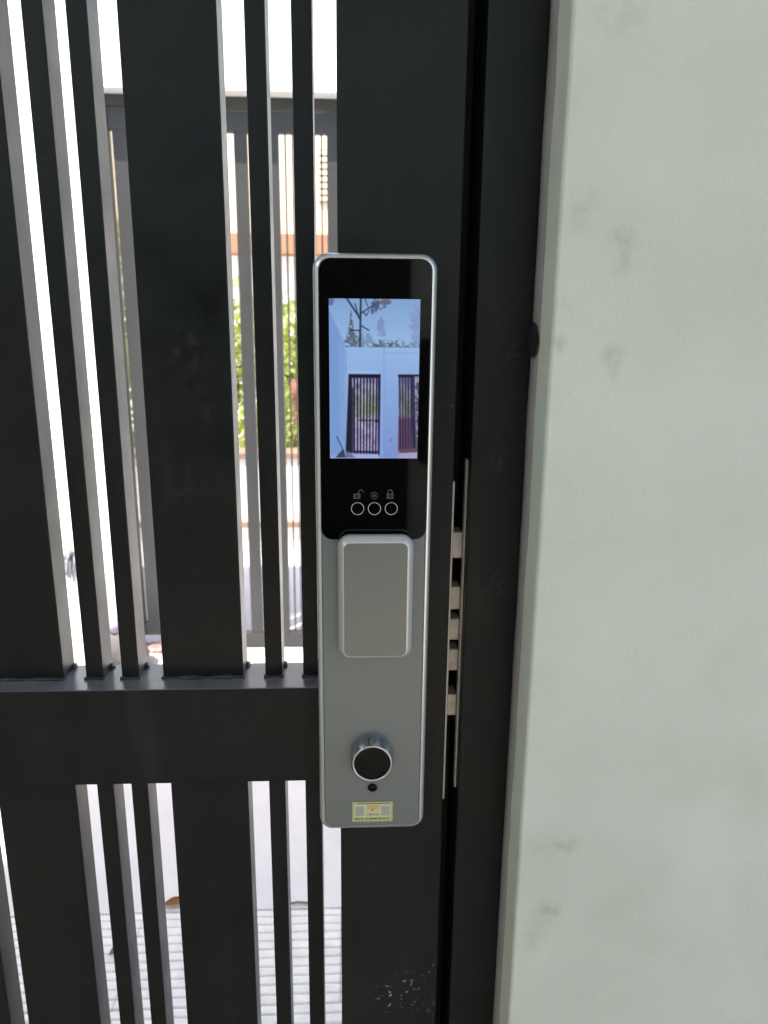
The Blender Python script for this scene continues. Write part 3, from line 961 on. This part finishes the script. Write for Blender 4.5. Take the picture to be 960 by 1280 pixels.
def rag_bm(w, d, h, seed, n=16):
    bm = bmesh.new()
    g_ = [[bm.verts.new((w*(i/n - .5), d*(j/n - .5) + 0.1*d*mnoise.noise((i*.4, seed, 1)), 0.006 + h*abs(mnoise.noise((i*.35, j*.5, seed))))) for i in range(n + 1)] for j in range(n + 1)]
    for j in range(n):
        for i in range(n):
            bm.faces.new((g_[j][i], g_[j][i + 1], g_[j + 1][i + 1], g_[j + 1][i]))
    bmesh.ops.solidify(bm, geom=bm.faces[:], thickness=0.003)
    return bm
rg = tag(obj('rag', rag_bm(0.13, 0.07, 0.03, 3.1), M['rag'], None, True), 'crumpled pink rag on the floor under the far gate', 'rag')
rg.location = (-0.845, 2.42, 0.001)
rg.rotation_euler = (0, 0, R(-18))

# litter on the paving
def leaf_obj(name, loc, L, W, curl, rz, m, label, seed):
    bm = bmesh.new()
    n = 8
    rows = []
    for i in range(n + 1):
        t = i/n
        hw = W*math.sin(math.pi*min(1, t*.96 + .02))**0.8*(1 - .25*t)
        rows.append([bm.verts.new((L*(t - .5), s*hw/2, 0.002 + curl*(abs(s)**1.5)*hw + curl*.6*L*(t - .5)**2*4*.25 + .0012*mnoise.noise((t*5, s*3, seed)))) for s in (-1, -.5, 0, .5, 1)])
    for a, b in zip(rows[:-1], rows[1:]):
        for i in range(4):
            bm.faces.new((a[i], b[i], b[i + 1], a[i + 1]))
    bmesh.ops.solidify(bm, geom=bm.faces[:], thickness=0.0006)
    o = tag(obj(name, bm, m, None, True), label, 'leaf', 'fallen leaves on the paving')
    o.location = loc
    o.rotation_euler = (0, 0, rz)
    return o
leaf_obj('dry_leaf', (-0.415, 0.975, 0.001), 0.060, 0.030, 0.35, R(18), M['dryleaf'], 'curled orange brown dry leaf where the ribbed paving meets the concrete', 1)
leaf_obj('dry_leaf', (-0.517, 0.845, 0.001), 0.045, 0.016, 0.5, R(70), M['dryleaf2'], 'pale grey brown dry leaf on the ribbed paving', 2)
tw = bmesh.new()
add_tube(tw, [(-0.03, 0.0, 0.004), (-0.005, 0.004, 0.006), (0.02, 0.002, 0.005), (0.034, 0.007, 0.006)], 0.0022, 7, 0.0032)
add_tube(tw, [(0.014, 0.003, 0.006), (0.026, -0.006, 0.006), (0.034, -0.010, 0.007)], 0.0016, 6, 0.001)
t_ = tag(obj('twig', tw, M['twig'], None, True), 'short broken twig lying at the edge of the ribbed paving', 'twig')
t_.location = (-0.121, 0.962, 0.0)

# ------------------------------------------------------------------ street beyond the far gate
hb = thing('street_house', 'cream house with a louvred vent and a brown fascia across the street', 'house', (0, 8.6, 0))
def hp(name, bm, m, parent=None):
    o = obj(name, bm, m, parent or hb)
    o.matrix_parent_inverse = Matrix.Translation((0, -8.6, 0)) if parent is None else Matrix()
    return o
hp('wall', box(-5.5, 3.5, 8.47, 9.8, 0.0, 5.2), M['cream'])
hp('lower_wall', box(-5.5, 3.5, 8.40, 8.469, 0.0, 2.10), M['white_wall'])
hp('fascia', box(-5.5, 3.5, 8.15, 8.469, 2.11, 2.31), M['awning'])
lf = hp('vent_frame', box(-0.345, -0.05, 8.462, 8.4695, 2.68, 3.24), M['louvre'])
for i in range(8):
    z = 2.70 + i*0.068
    bm = bmesh.new()
    add_box(bm, -0.335, -0.06, 8.43, 8.461, z, z + 0.040)
    hp('vent_blade', bm, M['cream'], lf).matrix_parent_inverse = lf.matrix_parent_inverse.inverted() @ Matrix.Translation((0, -8.6, 0))

def bush(name, label, cx, cy, z0, sx, sy, sz, n, seed, L=0.085):
    r = np.random.default_rng(seed)
    b = thing(name, label, 'bush', (cx, cy, 0), 'leafy bushes along the street')
    bm = bmesh.new()
    for i in range(5):
        a = r.random()*6.28
        add_tube(bm, [(0.04*math.cos(a), 0.04*math.sin(a), 0), (sx*.35*math.cos(a), sy*.35*math.sin(a), z0 + sz*.9), (sx*.6*math.cos(a + .4), sy*.6*math.sin(a + .4), z0 + sz*1.5)], 0.022, 6, 0.008)
    obj('stem', bm, M['bark'], b, True)
    ver, fac = [], []
    cl = r.normal(0, .55, (38, 3))
    for i in range(n):
        c = cl[r.integers(len(cl))]
        p = c + r.normal(0, .17, 3)
        q = np.linalg.norm(p)
        if q > 1.15:
            p *= 1.1/q*r.uniform(.8, 1.05)
        p = p*np.array([sx, sy, sz]) + np.array([0, 0, z0 + sz])
        if p[2] < 0.03:
            continue
        d = r.normal(0, 1, 3); d /= np.linalg.norm(d)
        e = np.cross(d, r.normal(0, 1, 3)); e /= np.linalg.norm(e)
        l = L*r.uniform(.6, 1.25); w = l*.42
        k0 = len(ver)
        ver += [tuple(p - d*l/2), tuple(p + e*w/2), tuple(p + d*l/2), tuple(p - e*w/2)]
        fac.append((k0, k0 + 1, k0 + 2, k0 + 3))
    me = bpy.data.meshes.new('foliage')
    me.from_pydata(ver, [], fac)
    me.materials.append(M['leaf'])
    o = bpy.data.objects.new('foliage', me)
    link(o, b)
    o['kind'] = 'stuff'
    return b
bush('leafy_bush', 'tall yellow green bush seen through the thin bars of the far gate', -0.42, 5.5, 0.35, 0.55, 0.40, 0.60, 3600, 11)
bush('leafy_bush', 'yellow green bush behind the wide slat of the far gate', -1.05, 5.6, 0.30, 0.52, 0.40, 0.75, 3600, 12)
bush('leafy_bush', 'narrow yellow green bush behind the raised fixed panel', -2.0, 5.5, 0.3, 0.5, 0.40, 0.9, 5000, 13)

bush('leafy_bush', 'low pale green bush in front of the clay pot', -0.35, 4.5, 0.20, 0.45, 0.16, 0.33, 2600, 14, 0.06)
lw = thing('garden_wall', 'low white street wall with a beige coping beneath the bushes', 'low wall', (0, 4.1, 0))
def lwp(name, bm, m):
    o = obj(name, bm, m, lw)
    o.matrix_parent_inverse = Matrix.Translation((0, -4.1, 0))
lwp('wall', box(-4, 2.5, 4.07, 4.25, 0.0, 0.530), M['white_wall'])
lwp('coping', box(-4, 2.5, 4.05, 4.27, 0.531, 0.565), M['beige'])
lwp('plinth', box(-4, 2.5, 4.035, 4.069, 0.09, 0.125), M['beige'])
ps = thing('clay_pot', 'terracotta pot standing on the street by the bushes', 'pot', (-0.22, 4.85, 0))
obj('pot_body', loft([[(x, z, y) for x, y, z in ring(0, 0, q, h, 28)] for q, h in ((0.13, 0.0), (0.17, 0.45), (0.19, 0.84), (0.205, 0.86), (0.205, 0.95), (0.185, 0.95), (0.17, 0.86))]), M['terracotta'], ps, True)

print('verts', sum(len(o.data.vertices) for o in SC.objects if o.type == 'MESH'))
